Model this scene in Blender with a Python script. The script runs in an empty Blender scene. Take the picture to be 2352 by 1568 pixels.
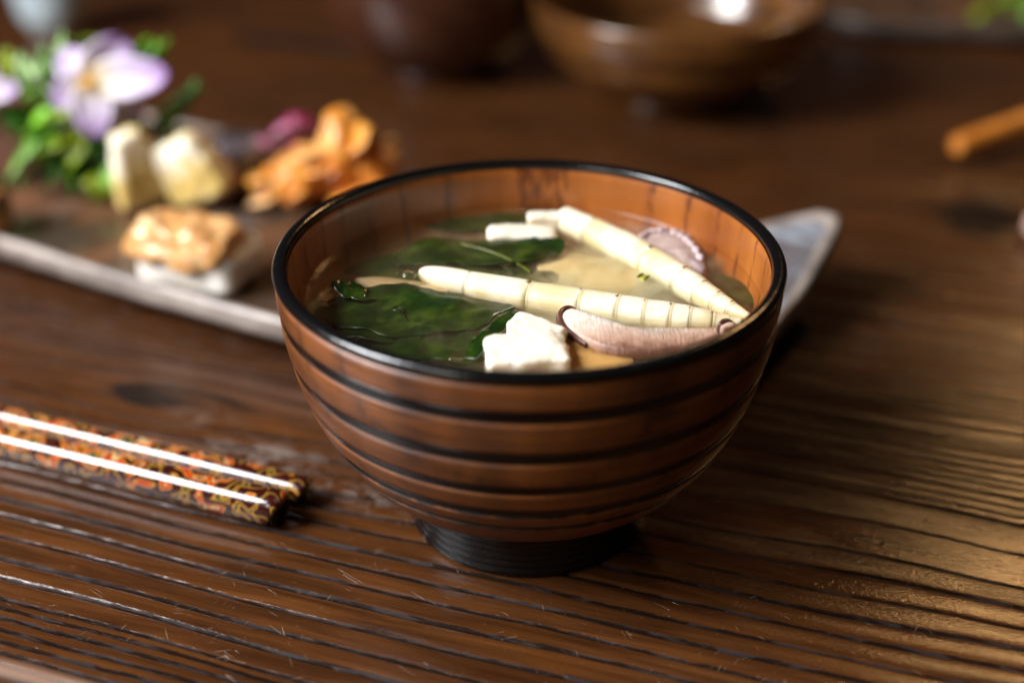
import bpy, bmesh, math, random
import numpy as np
from mathutils import Vector, noise as mnoise
S = bpy.context.scene
COL = S.collection
R = math.radians
random.seed(4); rng = np.random.default_rng(4)

# ------------------------------------------------------------------ camera
FPX = 50/36*2352; PITCH = R(28.4107); DIST = .345519
FW = np.array([0, math.cos(PITCH), -math.sin(PITCH)]); UP = np.array([0, math.sin(PITCH), math.cos(PITCH)])
RT = np.array([1., 0, 0]); CAM = np.array([-.00399, 0, .048907]) - DIST*FW
cd = bpy.data.cameras.new('camera'); cam = bpy.data.objects.new('camera', cd); COL.objects.link(cam)
cam.location = CAM; cam.rotation_euler = (math.pi/2 - PITCH, 0, 0)
cd.lens = 50; cd.sensor_width = 36; cd.clip_start = .01; cd.clip_end = 50
cd.dof.use_dof = True; cd.dof.focus_distance = .333; cd.dof.aperture_fstop = 4.2
S.camera = cam

# ------------------------------------------------------------------ light
w = bpy.data.worlds.new('World'); S.world = w; w.use_nodes = True
w.node_tree.nodes['Background'].inputs[0].default_value = (.30, .27, .26, 1)
w.node_tree.nodes['Background'].inputs[1].default_value = .045
def lamp(name, az, el, dist, sx, sy, power, col, target=(0, .05, .04)):
    d = bpy.data.lights.new(name, 'AREA'); d.shape = 'RECTANGLE'; d.size = sx; d.size_y = sy
    d.energy = power; d.color = col
    o = bpy.data.objects.new(name, d); COL.objects.link(o)
    v = Vector((math.cos(R(az))*math.cos(R(el)), math.sin(R(az))*math.cos(R(el)), math.sin(R(el))))
    o.location = Vector(target) + v*dist
    o.rotation_euler = v.to_track_quat('Z', 'Y').to_euler()
    return o
lamp('side_window', 194, 38, 1.0, .44, .50, 28, (.95, .97, 1.), (-.04, .02, .04))
lamp('near_window', 233, 33, 1.1, .25, .32, 2.6, (1, .95, .88), (-.02, .02, .04))
lamp('room_lamp', 60, 39, 2.2, .16, .16, 8, (1, .54, .20))
S.view_settings.view_transform = 'Standard'; S.view_settings.look = 'None'
S.view_settings.exposure = 0; S.view_settings.gamma = 1; S.view_settings.use_curve_mapping = False
S.cycles.max_bounces = 10; S.cycles.transparent_max_bounces = 24; S.cycles.volume_bounces = 2
S.cycles.volume_step_rate = .35
S.cycles.sample_clamp_indirect = 6; S.cycles.caustics_reflective = False; S.cycles.caustics_refractive = False

# ------------------------------------------------------------------ helpers
def ray(px, py):
    v = FW + RT*(px-1176)/FPX - UP*(py-784)/FPX
    return v/np.linalg.norm(v)
def G(px, py, z=0.):                       # where a line of sight meets the level z
    r = ray(px, py); return CAM + r*((z-CAM[2])/r[2])
def Y(px, py, y):                          # ... or an upright plane at depth y
    r = ray(px, py); return CAM + r*((y-CAM[1])/r[1])
def sc(p):                                 # metres per reference pixel at point p
    return float((np.asarray(p)-CAM) @ FW)/FPX
def wloc(o):
    l = Vector((0, 0, 0))
    while o: l += o.location; o = o.parent
    return l
def tag(o, label=None, cat=None, group=None, kind=None):
    for k, v in (('label', label), ('category', cat), ('group', group), ('kind', kind)):
        if v: o[k] = v
    return o
def thing(name, label, cat, loc, group=None):
    o = bpy.data.objects.new(name, None); COL.objects.link(o); o.empty_display_size = .01
    o.location = Vector([float(c) for c in loc])
    return tag(o, label, cat, group)
def obj(name, vf, mat, parent=None, smooth=True, attrs=None, loc=None):
    v, f = vf
    v = np.array(v, dtype=float).reshape(-1, 3)
    base = np.array(wloc(parent)) if parent else np.array(loc if loc is not None else (0, 0, 0), float)
    me = bpy.data.meshes.new(name); me.from_pydata((v-base).tolist(), [], [list(map(int, q)) for q in f]); me.update()
    bm = bmesh.new(); bm.from_mesh(me); bmesh.ops.recalc_face_normals(bm, faces=bm.faces); bm.to_mesh(me); bm.free()
    if smooth: me.polygons.foreach_set('use_smooth', [True]*len(me.polygons))
    if attrs:
        for k, a in attrs.items():
            at = me.attributes.new(k, 'FLOAT', 'POINT'); at.data.foreach_set('value', np.asarray(a, dtype=np.float32))
    me.materials.append(mat)
    o = bpy.data.objects.new(name, me); COL.objects.link(o)
    if parent: o.parent = parent
    else: o.location = base
    return o
def grid_faces(a, b, wrap_b=False, off=0):
    f = []
    for i in range(a-1):
        for j in range(b if wrap_b else b-1):
            k = (j+1) % b
            f.append((off+i*b+j, off+i*b+k, off+(i+1)*b+k, off+(i+1)*b+j))
    return f
def lathe(prof, n=96, c=(0, 0), closed=False):
    t = np.arange(n)*2*math.pi/n
    v = [np.stack([c[0]+r*np.cos(t), c[1]+r*np.sin(t), 0*t+z], -1) for r, z in prof]
    m = len(prof); f = grid_faces(m, n, True)
    if closed:
        f += [((m-1)*n+j, (m-1)*n+(j+1) % n, (j+1) % n, j) for j in range(n)]
    return np.concatenate(v), f
def lathe_solid(prof, n=48, c=(0, 0)):     # caps both ends
    v, f = lathe(prof, n, c); m = len(prof)
    return v, f + [list(range(n))[::-1], [(m-1)*n+j for j in range(n)]]
def tube(path, rad, n=20, caps=True, power=2.0, flat=1.0):
    P = np.array(path, float); m = len(P); vs = []
    for i in range(m):
        d = P[min(i+1, m-1)]-P[max(i-1, 0)]; d /= np.linalg.norm(d)
        s = np.cross(d, [0, 0, 1.]); s /= max(np.linalg.norm(s), 1e-9); u = np.cross(s, d)
        t = np.arange(n)*2*math.pi/n
        cx = np.sign(np.cos(t))*abs(np.cos(t))**(2/power); sx = np.sign(np.sin(t))*abs(np.sin(t))**(2/power)
        vs.append(P[i] + rad[i]*(cx[:, None]*s + flat*sx[:, None]*u))
    f = grid_faces(m, n, True)
    if caps: f += [list(range(n))[::-1], [(m-1)*n+j for j in range(n)]]
    return np.concatenate(vs), f
def fbm(p, o=3):
    return mnoise.fractal(Vector(p), 1.0, 2.0, o)
def block(c, size, rot=0., n=10, rough=.0008, freq=90, rnd=6., seed=0, tilt=(0, 0), taper=0.):
    """rounded, uneven cut block standing on c (centre of its base)"""
    bm = bmesh.new(); bmesh.ops.create_cube(bm, size=2)
    bmesh.ops.subdivide_edges(bm, edges=bm.edges[:], cuts=n, use_grid_fill=True)
    out = []
    for v in bm.verts:
        p = np.array(v.co); q = p/np.power(np.sum(np.abs(p)**rnd), 1/rnd)
        k = 1 - taper*(q[2]+1)/2
        p = q*np.array([size[0]/2*k, size[1]/2*k, size[2]/2])
        d = fbm((p*freq + seed*7.3).tolist()); e = fbm((p*freq*3.1 + seed*3.3 + 9).tolist())
        p = p + q/np.linalg.norm(q)*(d*rough + e*rough*.45)
        out.append(p)
    f = [[v.index for v in fc.verts] for fc in bm.faces]; bm.free()
    P = np.array(out)
    a, b = tilt
    Rx = np.array([[1, 0, 0], [0, math.cos(a), -math.sin(a)], [0, math.sin(a), math.cos(a)]])
    Ry = np.array([[math.cos(b), 0, math.sin(b)], [0, 1, 0], [-math.sin(b), 0, math.cos(b)]])
    Rz = np.array([[math.cos(rot), -math.sin(rot), 0], [math.sin(rot), math.cos(rot), 0], [0, 0, 1]])
    P = P @ (Rz @ Ry @ Rx).T
    P[:, 2] -= P[:, 2].min()
    return P + np.array(c), f
def leaf(spine, widths, thick=.0003, n=26, m=9, wave=.0012, seed=0, cup=0., freq=160):
    """thin wavy leaf along a spine of 3-D points"""
    sp = np.array(spine, float); k = len(sp)
    t = np.linspace(0, k-1, n); i = np.clip(t.astype(int), 0, k-2); fr = (t-i)[:, None]
    def cr(A):                              # Catmull-Rom
        A = np.asarray(A, float); A = A.reshape(k, -1)
        p0 = A[np.clip(i-1, 0, k-1)]; p1 = A[i]; p2 = A[i+1]; p3 = A[np.clip(i+2, 0, k-1)]
        return .5*((2*p1)+(-p0+p2)*fr+(2*p0-5*p1+4*p2-p3)*fr**2+(-p0+3*p1-3*p2+p3)*fr**3)
    C = cr(sp); Wd = np.maximum(cr(np.array(widths)[:, None])[:, 0], .0002)
    D = np.gradient(C, axis=0); D /= np.linalg.norm(D, axis=1)[:, None]
    side = np.cross(D, [0, 0, 1.]); ln = np.linalg.norm(side, axis=1)[:, None]
    side = np.where(ln > .15, side/np.maximum(ln, 1e-6), np.array([1., 0, 0])); nor = np.cross(side, D)
    top = []
    for a in range(n):
        for b in range(m):
            x = 2*b/(m-1)-1
            e = 1 + .26*fbm((a/(n-1)*4.2+seed*5, x*.5, seed))
            p = C[a] + side[a]*x*Wd[a]*.5*e
            q = p*freq + seed*3.1
            p = p + nor[a]*(wave*fbm(q.tolist()) + cup*x*x*Wd[a])
            top.append(p)
    top = np.array(top); N2 = np.repeat(nor, m, axis=0)
    bot = top - N2*thick
    f = grid_faces(n, m) + [q[::-1] for q in grid_faces(n, m, off=n*m)]
    o = n*m
    for a in range(n-1):
        f += [(a*m, (a+1)*m, o+(a+1)*m, o+a*m), (a*m+m-1, o+a*m+m-1, o+(a+1)*m+m-1, (a+1)*m+m-1)]
    for b in range(m-1):
        f += [(b, o+b, o+b+1, b+1), ((n-1)*m+b, (n-1)*m+b+1, o+(n-1)*m+b+1, o+(n-1)*m+b)]
    return np.concatenate([top, bot]), f

# ------------------------------------------------------------------ material helpers
class MB:
    def __init__(s, name):
        s.m = bpy.data.materials.new(name); s.m.use_nodes = True; s.t = s.m.node_tree
        s.b = s.t.nodes['Principled BSDF']; s.out = s.t.nodes['Material Output']
        s.co = s.t.nodes.new('ShaderNodeTexCoord').outputs['Object']
    def n(s, typ, ins=None, out=0, **pr):
        nd = s.t.nodes.new('ShaderNode'+typ)
        for k, v in pr.items(): setattr(nd, k, v)
        for k, v in (ins or {}).items():
            sk = nd.inputs[k]
            if isinstance(v, bpy.types.NodeSocket): s.t.links.new(v, sk)
            else: sk.default_value = v
        return nd.outputs[out]
    def scale(s, v, rot=(0, 0, 0), loc=(0, 0, 0), src=None):
        return s.n('Mapping', {'Vector': src or s.co, 'Scale': v if isinstance(v, tuple) else (v,)*3, 'Rotation': rot, 'Location': loc})
    def noise(s, v, detail=3, rough=.55, dist=0., rot=(0, 0, 0), loc=(0, 0, 0), src=None):
        return s.n('TexNoise', {'Vector': s.scale(v, rot, loc, src), 'Scale': 1., 'Detail': detail, 'Roughness': rough, 'Distortion': dist})
    def math(s, op, a, b=0., c=None, clamp=False):
        i = {0: a, 1: b}
        if c is not None: i[2] = c
        return s.n('Math', i, operation=op, use_clamp=clamp)
    def ramp(s, f, stops, interp='LINEAR'):
        nd = s.t.nodes.new('ShaderNodeValToRGB'); cr = nd.color_ramp; cr.interpolation = interp
        while len(cr.elements) < len(stops): cr.elements.new(.5)
        for e, (p, c) in zip(cr.elements, stops):
            e.position = p; e.color = (c if isinstance(c, tuple) else (c,)*3) + (1,)
        s.t.links.new(f, nd.inputs[0]); return nd.outputs[0]
    def step(s, f, a, b):
        return s.n('MapRange', {'Value': f, 'From Min': a, 'From Max': b}, interpolation_type='SMOOTHSTEP')
    def mix(s, f, a, b, mode='MIX'):
        nd = s.t.nodes.new('ShaderNodeMix'); nd.data_type = 'RGBA'; nd.blend_type = mode; nd.clamp_factor = True
        for k, v in ((0, f), (6, a), (7, b)):
            if isinstance(v, bpy.types.NodeSocket): s.t.links.new(v, nd.inputs[k])
            elif k == 0: nd.inputs[0].default_value = v
            else: nd.inputs[k].default_value = tuple(v)[:3] + (1,)
        return nd.outputs[2]
    def attr(s, name):
        nd = s.t.nodes.new('ShaderNodeAttribute'); nd.attribute_name = name; return nd.outputs['Fac']
    def bump(s, h, dist, strength=1.):
        return s.n('Bump', {'Height': h, 'Distance': dist, 'Strength': strength})
    def set(s, **k):
        names = dict(col='Base Color', rough='Roughness', sub='Subsurface Weight', subr='Subsurface Radius', subs='Subsurface Scale',
                     coat='Coat Weight', coatr='Coat Roughness', ior='IOR', spec='Specular IOR Level', norm='Normal', trans='Transmission Weight', metal='Metallic', coatn='Coat Normal')
        for a, v in k.items():
            sk = s.b.inputs[names[a]]
            if isinstance(v, bpy.types.NodeSocket): s.t.links.new(v, sk)
            elif a == 'col': sk.default_value = tuple(v)[:3]+(1,)
            else: sk.default_value = v
        return s
def hx(h):                                  # sRGB hex -> linear
    c = [int(h[i:i+2], 16)/255 for i in (0, 2, 4)]
    return tuple(x/12.92 if x <= .04045 else ((x+.055)/1.055)**2.4 for x in c)
def organic(name, c1, c2, freq=120, rough=.4, sub=0., subr=(1, .5, .25), subs=.004, bump=.0004, bfreq=400, c3=None, coat=0.):
    m = MB(name); nz = m.noise(freq, 4)
    col = m.mix(m.step(nz, .35, .65), c1, c2)
    if c3: col = m.mix(m.step(m.noise(freq*.6, 3, loc=(3, 1, 7)), .52, .68), col, c3)
    m.set(col=col, rough=rough, sub=sub, subr=subr, subs=subs, coat=coat, coatr=.12)
    if bump: m.set(norm=m.bump(m.noise(bfreq, 4), bump))
    return m.m

# ------------------------------------------------------------------ TABLE
TA = R(-19.)
uvx = np.array([math.cos(TA), math.sin(TA)]); uvy = np.array([-math.sin(TA), math.cos(TA)])
def loc2(p): return np.array([p[0]*uvx[0]+p[1]*uvx[1], p[0]*uvy[0]+p[1]*uvy[1]])
def table_mesh():
    r = np.random.default_rng(11)
    bounds, depth = [], []
    v = -.36
    while v < 1.5:
        if v < -.078: wdt, d = r.uniform(.0026, .0042), .00028
        elif v < -.012: wdt, d = r.uniform(.0058, .0078), .00072
        elif v < .004: wdt, d = r.uniform(.006, .010), .00045
        elif v < .036: wdt, d = r.uniform(.010, .016), .00022
        elif v < .14: wdt, d = r.uniform(.0030, .0056), .00040
        else: wdt, d = r.uniform(.005, .011), .00030
        bounds.append(v); depth.append(d*r.uniform(.75, 1.2)); v += wdt
    bounds = np.array(bounds); depth = np.array(depth)
    us = np.arange(-.75, .801, .004)
    vs = np.concatenate([np.arange(-.30, -.11, .004), np.arange(-.11, .16, .00042), np.arange(.16, .3, .0012), np.arange(.3, 1.301, .006)])
    U, V = np.meshgrid(us, vs, indexing='ij')
    def knot_warp(V, k, rx, ry, amt):       # grain flows round a knot
        du = (U-k[0])/rx; dv = (V-k[1])/ry; e = np.exp(-(du*du+dv*dv)/2)
        return -amt*e*np.tanh(dv*1.4)
    k1 = loc2(G(430, 925)); k2 = loc2(G(2250, 500)); k3 = loc2(G(640, 1060))
    Vw = V + .0008*np.sin(U*17+1.3)+.0005*np.sin(U*41+V*60)+.0002*np.sin(U*97+V*130+2)+.00007*np.sin(U*260+V*400)
    Vw += .0022*np.sin(U*6.1+.4)
    Vw += knot_warp(V, k1, .030, .010, .009) + knot_warp(V, k2, .035, .018, .012) + knot_warp(V, k3, .03, .012, .006)
    # flat-sawn swirl right of the bowl
    Vw += .0016*np.exp(-(((U-.11)/.05)**2+((V-.02)/.018)**2))*np.sin(U*60)
    i = np.clip(np.searchsorted(bounds, Vw)-1, 0, len(bounds)-2)
    lo = Vw-bounds[i]; hi = bounds[i+1]-Vw; wd = bounds[i+1]-bounds[i]
    gd = np.minimum(lo, hi); s = np.clip(gd/(wd/2), 0, 1)
    dp = np.where(lo < hi, depth[i], depth[i+1])
    mod = .8+.3*np.sin(U*23+i*2.1)
    h = -dp*mod*(1-s)**2.6*.75 - dp*mod*.6*np.exp(-(gd/.00045)**2)
    # each ridge slightly different in level
    h += .00012*np.sin(i*12.9898)*s
    def ell(k, rx, ry, rot=0):
        du = (U-k[0])*math.cos(rot)+(V-k[1])*math.sin(rot); dv = -(U-k[0])*math.sin(rot)+(V-k[1])*math.cos(rot)
        return np.sqrt((du/rx)**2+(dv/ry)**2)
    e1 = ell(k1, .021, .0065, -.05); e2 = ell(k2, .016, .020); 
    knot = 1.5*np.exp(-((e1-1)/.20)**2)*np.clip(.45-(U-k1[0])/.030+.5*np.sign(V-k1[1]), 0, 1) + np.clip(1.6*(1.2-e2), 0, 1) + .3*np.clip(1-e1, 0, 1) + 1.3*np.exp(-ell(loc2(G(352, 914)), .0080, .0034)**2)
    worn = 1.6*np.exp(-ell(loc2(G(610, 1050)), .016, .006)**2)+np.exp(-ell(loc2(G(800, 1135)), .014, .004)**2)+.5*np.exp(-ell(loc2(G(470, 960)), .010, .004)**2)
    edge = np.exp(-((V - loc2(G(10, 1535))[1])/.0022)**2)
    X = U*uvx[0]+V*uvy[0]; Yy = U*uvx[1]+V*uvy[1]
    a, b = U.shape
    idx = np.arange(a*b).reshape(a, b)
    F = np.stack([idx[:-1, :-1], idx[1:, :-1], idx[1:, 1:], idx[:-1, 1:]], -1).reshape(-1, 4)
    me = bpy.data.meshes.new('table')
    Vt = np.stack([U, V, h], -1).reshape(-1, 3)
    # underside and edge so that the top has a thickness
    me.vertices.add(len(Vt)); me.vertices.foreach_set('co', Vt.astype(np.float32).ravel())
    me.loops.add(F.size); me.loops.foreach_set('vertex_index', F.astype(np.int32).ravel())
    me.polygons.add(len(F)); me.polygons.foreach_set('loop_start', np.arange(0, F.size, 4, dtype=np.int32))
    me.polygons.foreach_set('use_smooth', np.ones(len(F), bool)); me.update(calc_edges=True)
    for k, A in (('gd', gd*1000), ('knot', np.clip(knot, 0, 1)), ('worn', np.clip(worn, 0, 1)), ('edgewear', edge),
                 ('ridge', np.sin(i*78.233)*.5+.5)):
        at = me.attributes.new(k, 'FLOAT', 'POINT'); at.data.foreach_set('value', A.astype(np.float32).ravel())
    return me
def table_mat():
    m = MB('dark waxed cedar')
    gd = m.attr('gd'); rid = m.attr('ridge')
    fine = m.noise((60, 2600, 400), 4, .6)                # fine fibres along the grain
    mid = m.noise((22, 260, 60), 4, .55, .6)
    blot = m.noise((18, 40, 30), 3)
    col = m.ramp(mid, [(.25, hx('2b1609')), (.5, hx('4a2a13')), (.75, hx('60391b'))])
    col = m.mix(m.math('MULTIPLY', m.step(fine, .45, .75), .45), col, hx('1e0e06'))
    col = m.mix(m.math('MULTIPLY', m.step(blot, .45, .7), .45), col, hx('55300f'))
    col = m.mix(m.math('MULTIPLY', rid, .22), col, hx('2e1709'))
    # dark, blue-grey line beside each groove with a ragged edge
    rag = m.noise((240, 900, 300), 4, .6)
    gw = m.math('ADD', gd, m.math('MULTIPLY', m.math('SUBTRACT', rag, .5), 1.1))
    line = m.math('SUBTRACT', 1., m.step(gw, .5, .85))
    lcol = m.mix(m.step(m.noise((90, 500, 200), 3, loc=(4, 2, 0)), .48, .6), hx('0d0a09'), hx('2b2828'))
    col = m.mix(m.math('MULTIPLY', line, .9), col, lcol)
    # knots
    rough_k = m.attr('knot')
    kn = m.math('MULTIPLY', rough_k, m.math('ADD', .75, m.noise((60, 260, 90), 3)), clamp=True)
    col = m.mix(m.math('MULTIPLY', kn, .95), col, hx('17110e'))
    # worn, pale places
    wn = m.math('MULTIPLY', m.attr('worn'), m.step(m.noise((120, 240, 140), 6, .7, 1.4), .46, .60))
    col = m.mix(m.math('MULTIPLY', wn, .5), col, hx('8d8078'))
    col = m.mix(m.math('MULTIPLY', m.attr('edgewear'), .6), col, hx('a88a78'))
    # scratches in three directions, tiny chips
    scr = None
    for k, (rz, sc_) in enumerate(((.9, (120, 2600, 1)), (-.5, (110, 2400, 1)), (1.9, (140, 2800, 1)), (.35, (60, 2200, 1)))):
        a = m.noise(sc_, 1, .4, loc=(k*3.1, k, 0), src=m.scale(1., rot=(0, 0, rz)))
        # only here and there
        g = m.step(m.noise((85, 85, 85), 2, loc=(k*7.7, 3, 0)), .60, .66)
        a = m.math('MULTIPLY', m.step(a, .68, .72), g)
        scr = a if scr is None else m.math('MAXIMUM', scr, a)
    chip = m.step(m.noise((500, 900, 500), 2, loc=(8, 8, 0)), .68, .73)
    mark = m.math('MAXIMUM', m.math('MULTIPLY', scr, .8), m.math('MULTIPLY', chip, .22))
    col = m.mix(m.math('MULTIPLY', mark, .4), col, hx('a58a74'))
    rough = m.math('ADD', .03, m.math('MULTIPLY', m.noise((40, 300, 80), 3, loc=(1, 5, 0)), .18))
    rough = m.math('ADD', rough, m.math('MULTIPLY', m.math('POWER', rid, 2.), .08))
    rough = m.math('ADD', rough, m.math('MULTIPLY', m.step(m.noise((30, 60, 30), 3, loc=(2, 7, 0)), .45, .65), .08))
    rough = m.math('ADD', rough, m.math('MULTIPLY', line, .30))
    hgt = m.math('ADD', m.math('MULTIPLY', fine, .55), m.math('MULTIPLY', m.noise((700, 1500, 900), 3), .8))
    hgt = m.math('SUBTRACT', hgt, m.math('MULTIPLY', mark, .8))
    m.set(col=col, rough=rough, norm=m.bump(hgt, .00011, .9), spec=m.math('MULTIPLY', m.math('SUBTRACT', .42, m.math('MULTIPLY', line, .36)), m.math('SUBTRACT', 1., m.math('MULTIPLY', kn, .6))))
    return m.m
tb = bpy.data.objects.new('table', table_mesh()); COL.objects.link(tb); tb.rotation_euler = (0, 0, TA)
tb.data.materials.append(table_mat())
tag(tb, 'dark brown grained wooden tabletop with weathered grooves and knots', 'table')

# ------------------------------------------------------------------ SOUP BOWL
H = .0727; Z0 = .014; R0 = .030; RR = .0595
def bowl_r(z):
    s = np.clip((z-Z0)/(H-Z0), 0, 1); return R0+(RR-R0)*(1-(1-s)**2)**.575
def bowl_wood(name, dark):
    m = MB(name)
    # rings of the tree the bowl was turned from: steep, slightly tilted cylinders
    p = m.scale(1., rot=(.10, .05, 0), loc=(-.020, -.135, 0))
    sp = m.n('SeparateXYZ', {0: p})
    spx = m.t.nodes[-1].outputs
    wob = m.math('MULTIPLY', m.noise((22, 22, 8), 2), .012)
    # distance from an upright axis
    d = m.math('SQRT', m.math('ADD', m.math('POWER', spx[0], 2.), m.math('POWER', spx[1], 2.)))
    d = m.math('ADD', d, wob)
    fr = m.math('FRACT', m.math('MULTIPLY', d, 104.))
    ln = m.math('MULTIPLY', m.step(fr, .74, .90), m.math('SUBTRACT', 1., m.step(fr, .93, .99)))
    ln = m.math('MULTIPLY', ln, m.step(m.noise((600, 600, 160), 3), .34, .6))
    pore = m.step(m.noise((1900, 1900, 420), 2), .64, .72)
    tone = m.noise((60, 60, 14), 4)
    if dark:
        col = m.ramp(tone, [(.3, hx('4e290f')), (.7, hx('8c5020'))])
        turn = m.step(m.noise((9, 9, 2300), 3), .46, .66)
        strk = m.noise((34, 34, 420), 4, .6)
        col = m.mix(m.math('MULTIPLY', turn, .45), col, hx('341607'))
        col = m.mix(m.math('MULTIPLY', m.step(strk, .5, .68), .5), col, hx('8a4c1e'))
        col = m.mix(m.math('MULTIPLY', ln, .6), col, hx('2a1108'))
        col = m.mix(m.math('MULTIPLY', pore, .5), col, hx('2c1409'))
        # black lacquer spilled raggedly round the two lowest grooves
        zz = m.t.nodes.new('ShaderNodeSeparateXYZ'); m.t.links.new(m.co, zz.inputs[0])
        for gz, wz in ((.0337, .0012), (.0279, .0008)):
            dz = m.math('ABSOLUTE', m.math('SUBTRACT', zz.outputs[2], gz))
            dz = m.math('ADD', dz, m.math('MULTIPLY', m.math('SUBTRACT', m.noise((160, 160, 60), 4, .65), .5), .0034))
            col = m.mix(m.math('SUBTRACT', 1., m.step(dz, wz, wz+.0004)), col, hx('0c0a0a'))
        m.set(col=col, rough=.40, spec=.45, coat=.10, coatr=.25, norm=m.bump(m.math('ADD', m.math('ADD', turn, strk), pore), -.00012, .8))
    else:
        col = m.ramp(tone, [(.3, hx('773c13')), (.7, hx('a46025'))])
        col = m.mix(m.math('MULTIPLY', ln, .80), col, hx('4a200c'))
        col = m.mix(m.math('MULTIPLY', pore, .55), col, hx('5a270d'))
        m.set(col=col, rough=.32, spec=.45, coat=.2, coatr=.15, norm=m.bump(m.math('ADD', ln, pore), -.00006, .6))
    return m.m
def lacquer(name, grooved=False):
    m = MB(name)
    nz = m.noise((300, 300, 300), 4)
    col = m.mix(m.step(nz, .6, .8), hx('0b0a0b'), hx('1b1613'))
    sc_ = m.noise((140, 140, 900), 3) if grooved else m.noise(700, 3)
    m.set(col=col, rough=m.math('ADD', .10 if not grooved else .20, m.math('MULTIPLY', nz, .16)), spec=.55, norm=m.bump(sc_, .0001, .5))
    return m.m
M_in = bowl_wood('lacquered zelkova inside', False); M_out = bowl_wood('stained zelkova outside', True)
M_blk = lacquer('black urushi'); M_foot = lacquer('black turned urushi', True)
bowl = thing('soup_bowl', 'reddish brown wooden soup bowl with black rim and black ringed foot, filled with miso soup', 'bowl', (0, 0, 0))
GR = [(.0628, .0016), (.0518, .0016), (.0419, .0014), (.0339, .0012), (.0279, .0006)]
def in_groove(z): return any(abs(z-g) < w_ for g, w_ in GR)
# wood outside, split at the grooves: every band of wood runs between two black ones
zs = np.unique(np.concatenate([np.linspace(.0135, .0700, 90)] + [np.array([g-w_, g+w_]) for g, w_ in GR]))
prof = []
for z in zs:
    dip = max([.0009*math.exp(-((z-g)/(w_*.95))**6) for g, w_ in GR])
    nb = sorted([.0715]+[g for g, _ in GR]+[.0140]); j = int(np.clip(np.searchsorted(nb, z)-1, 0, len(nb)-2))
    q = (z-nb[j])/(nb[j+1]-nb[j]); dip -= .00012*max(0, 1-(2*q-1)**2)
    # slight belly of each wooden band
    prof.append((float(bowl_r(z))-dip, float(z)))
prof = [(.0268, .0100), (.0275, .0118), (.0288, .0130)] + prof
prof += [(.0585, .0708), (.0568, .0708)]
obj('outer_wall', lathe(prof, 160), M_out, bowl)
for g, w_ in GR:
    p = []
    for t in np.linspace(-1, 1, 9):
        z = g+t*w_; p.append((float(bowl_r(z))-.00022+.00010*(1-t*t) - .0002*abs(t)**6, float(z)))
    p2 = [(a-.0008, z) for a, z in p[::-1]]
    obj('black_groove_band', lathe(p+p2, 160, closed=True), M_blk, bowl)
# inside: thick wall, round bottom
zi = np.linspace(.0165, .0712, 50)
pin = [(max(.0, float(bowl_r(max(z-.003, Z0)))-.0034), float(z)) for z in zi]
pin = [(.0005, .0160), (.010, .0160), (.020, .0161)] + [q for q in pin]
pin[-1] = (.0564, .0713)
obj('inner_wall', lathe(pin, 160), M_in, bowl)
rc, rz, ra, rb = .0582, .0720, .0017, .0014
rim = [(rc+ra*math.cos(t), rz+rb*math.sin(t)) for t in np.linspace(0, 2*math.pi, 20, endpoint=False)]
obj('rim', lathe(rim, 192, closed=True), M_blk, bowl)
fp = []
for z in np.linspace(.0008, .0112, 80):
    k = (z-.0008)/.0104
    r_ = .0296+.0014*(k-.35)**2 + .00028*abs(math.sin(k*math.pi*5.0))**.6
    fp.append((r_, float(z)))
fp = [(.0235, .0008), (.0282, .0001), (.0293, .0001)] + fp + [(.0280, .0117), (.0262, .0117)]
obj('foot', lathe(fp, 160), M_foot, bowl)

# ------------------------------------------------------------------ BROTH
ZS = .0609
def inner_r(z): return float(np.interp(z, [q[1] for q in pin], [q[0] for q in pin]))
RIP = [(G(a_, b_, ZS), h_, r_) for a_, b_, h_, r_ in ((796, 655, .0011, .0017), (832, 688, .0008, .0012), (914, 714, .0007, .0014), (866, 640, .0005, .0012), (1150, 728, .0009, .0014), (1120, 770, .0007, .0012), (1050, 832, .0006, .0012), (1090, 520, .0005, .0014), (770, 700, .0006, .0014))]
def broth_mesh():
    n = 220; prof = []
    rs = inner_r(ZS)
    prof = [(.0003, .0158), (.012, .0158), (.021, .0159)] + [(inner_r(z)+.0003, z) for z in np.linspace(.018, ZS-.0004, 16)]
    prof += [(inner_r(ZS+.0008)+.0001, ZS+.0008), (rs-.0008, ZS+.00018), (rs-.002, ZS+.00003)]
    for r_ in np.linspace(rs-.003, .0006, 100): prof.append((float(r_), ZS))
    v, f = lathe(prof, n)
    m = len(prof)
    f += [list(range(n))[::-1], [(m-1)*n+j for j in range(n)]]
    v = np.array(v)
    top = v[:, 2] > ZS-.0001
    for k in np.nonzero(top)[0]:
        p = v[k]; v[k, 2] += .00010*fbm((p[0]*70, p[1]*70, 1.7)) + .00004*fbm((p[0]*260, p[1]*260, 4.7)) + sum(1.5*hh*math.exp(-((p[0]-b_[0])**2+(p[1]-b_[1])**2)/rr_**2) for b_, hh, rr_ in RIP)
    return v, f
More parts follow.
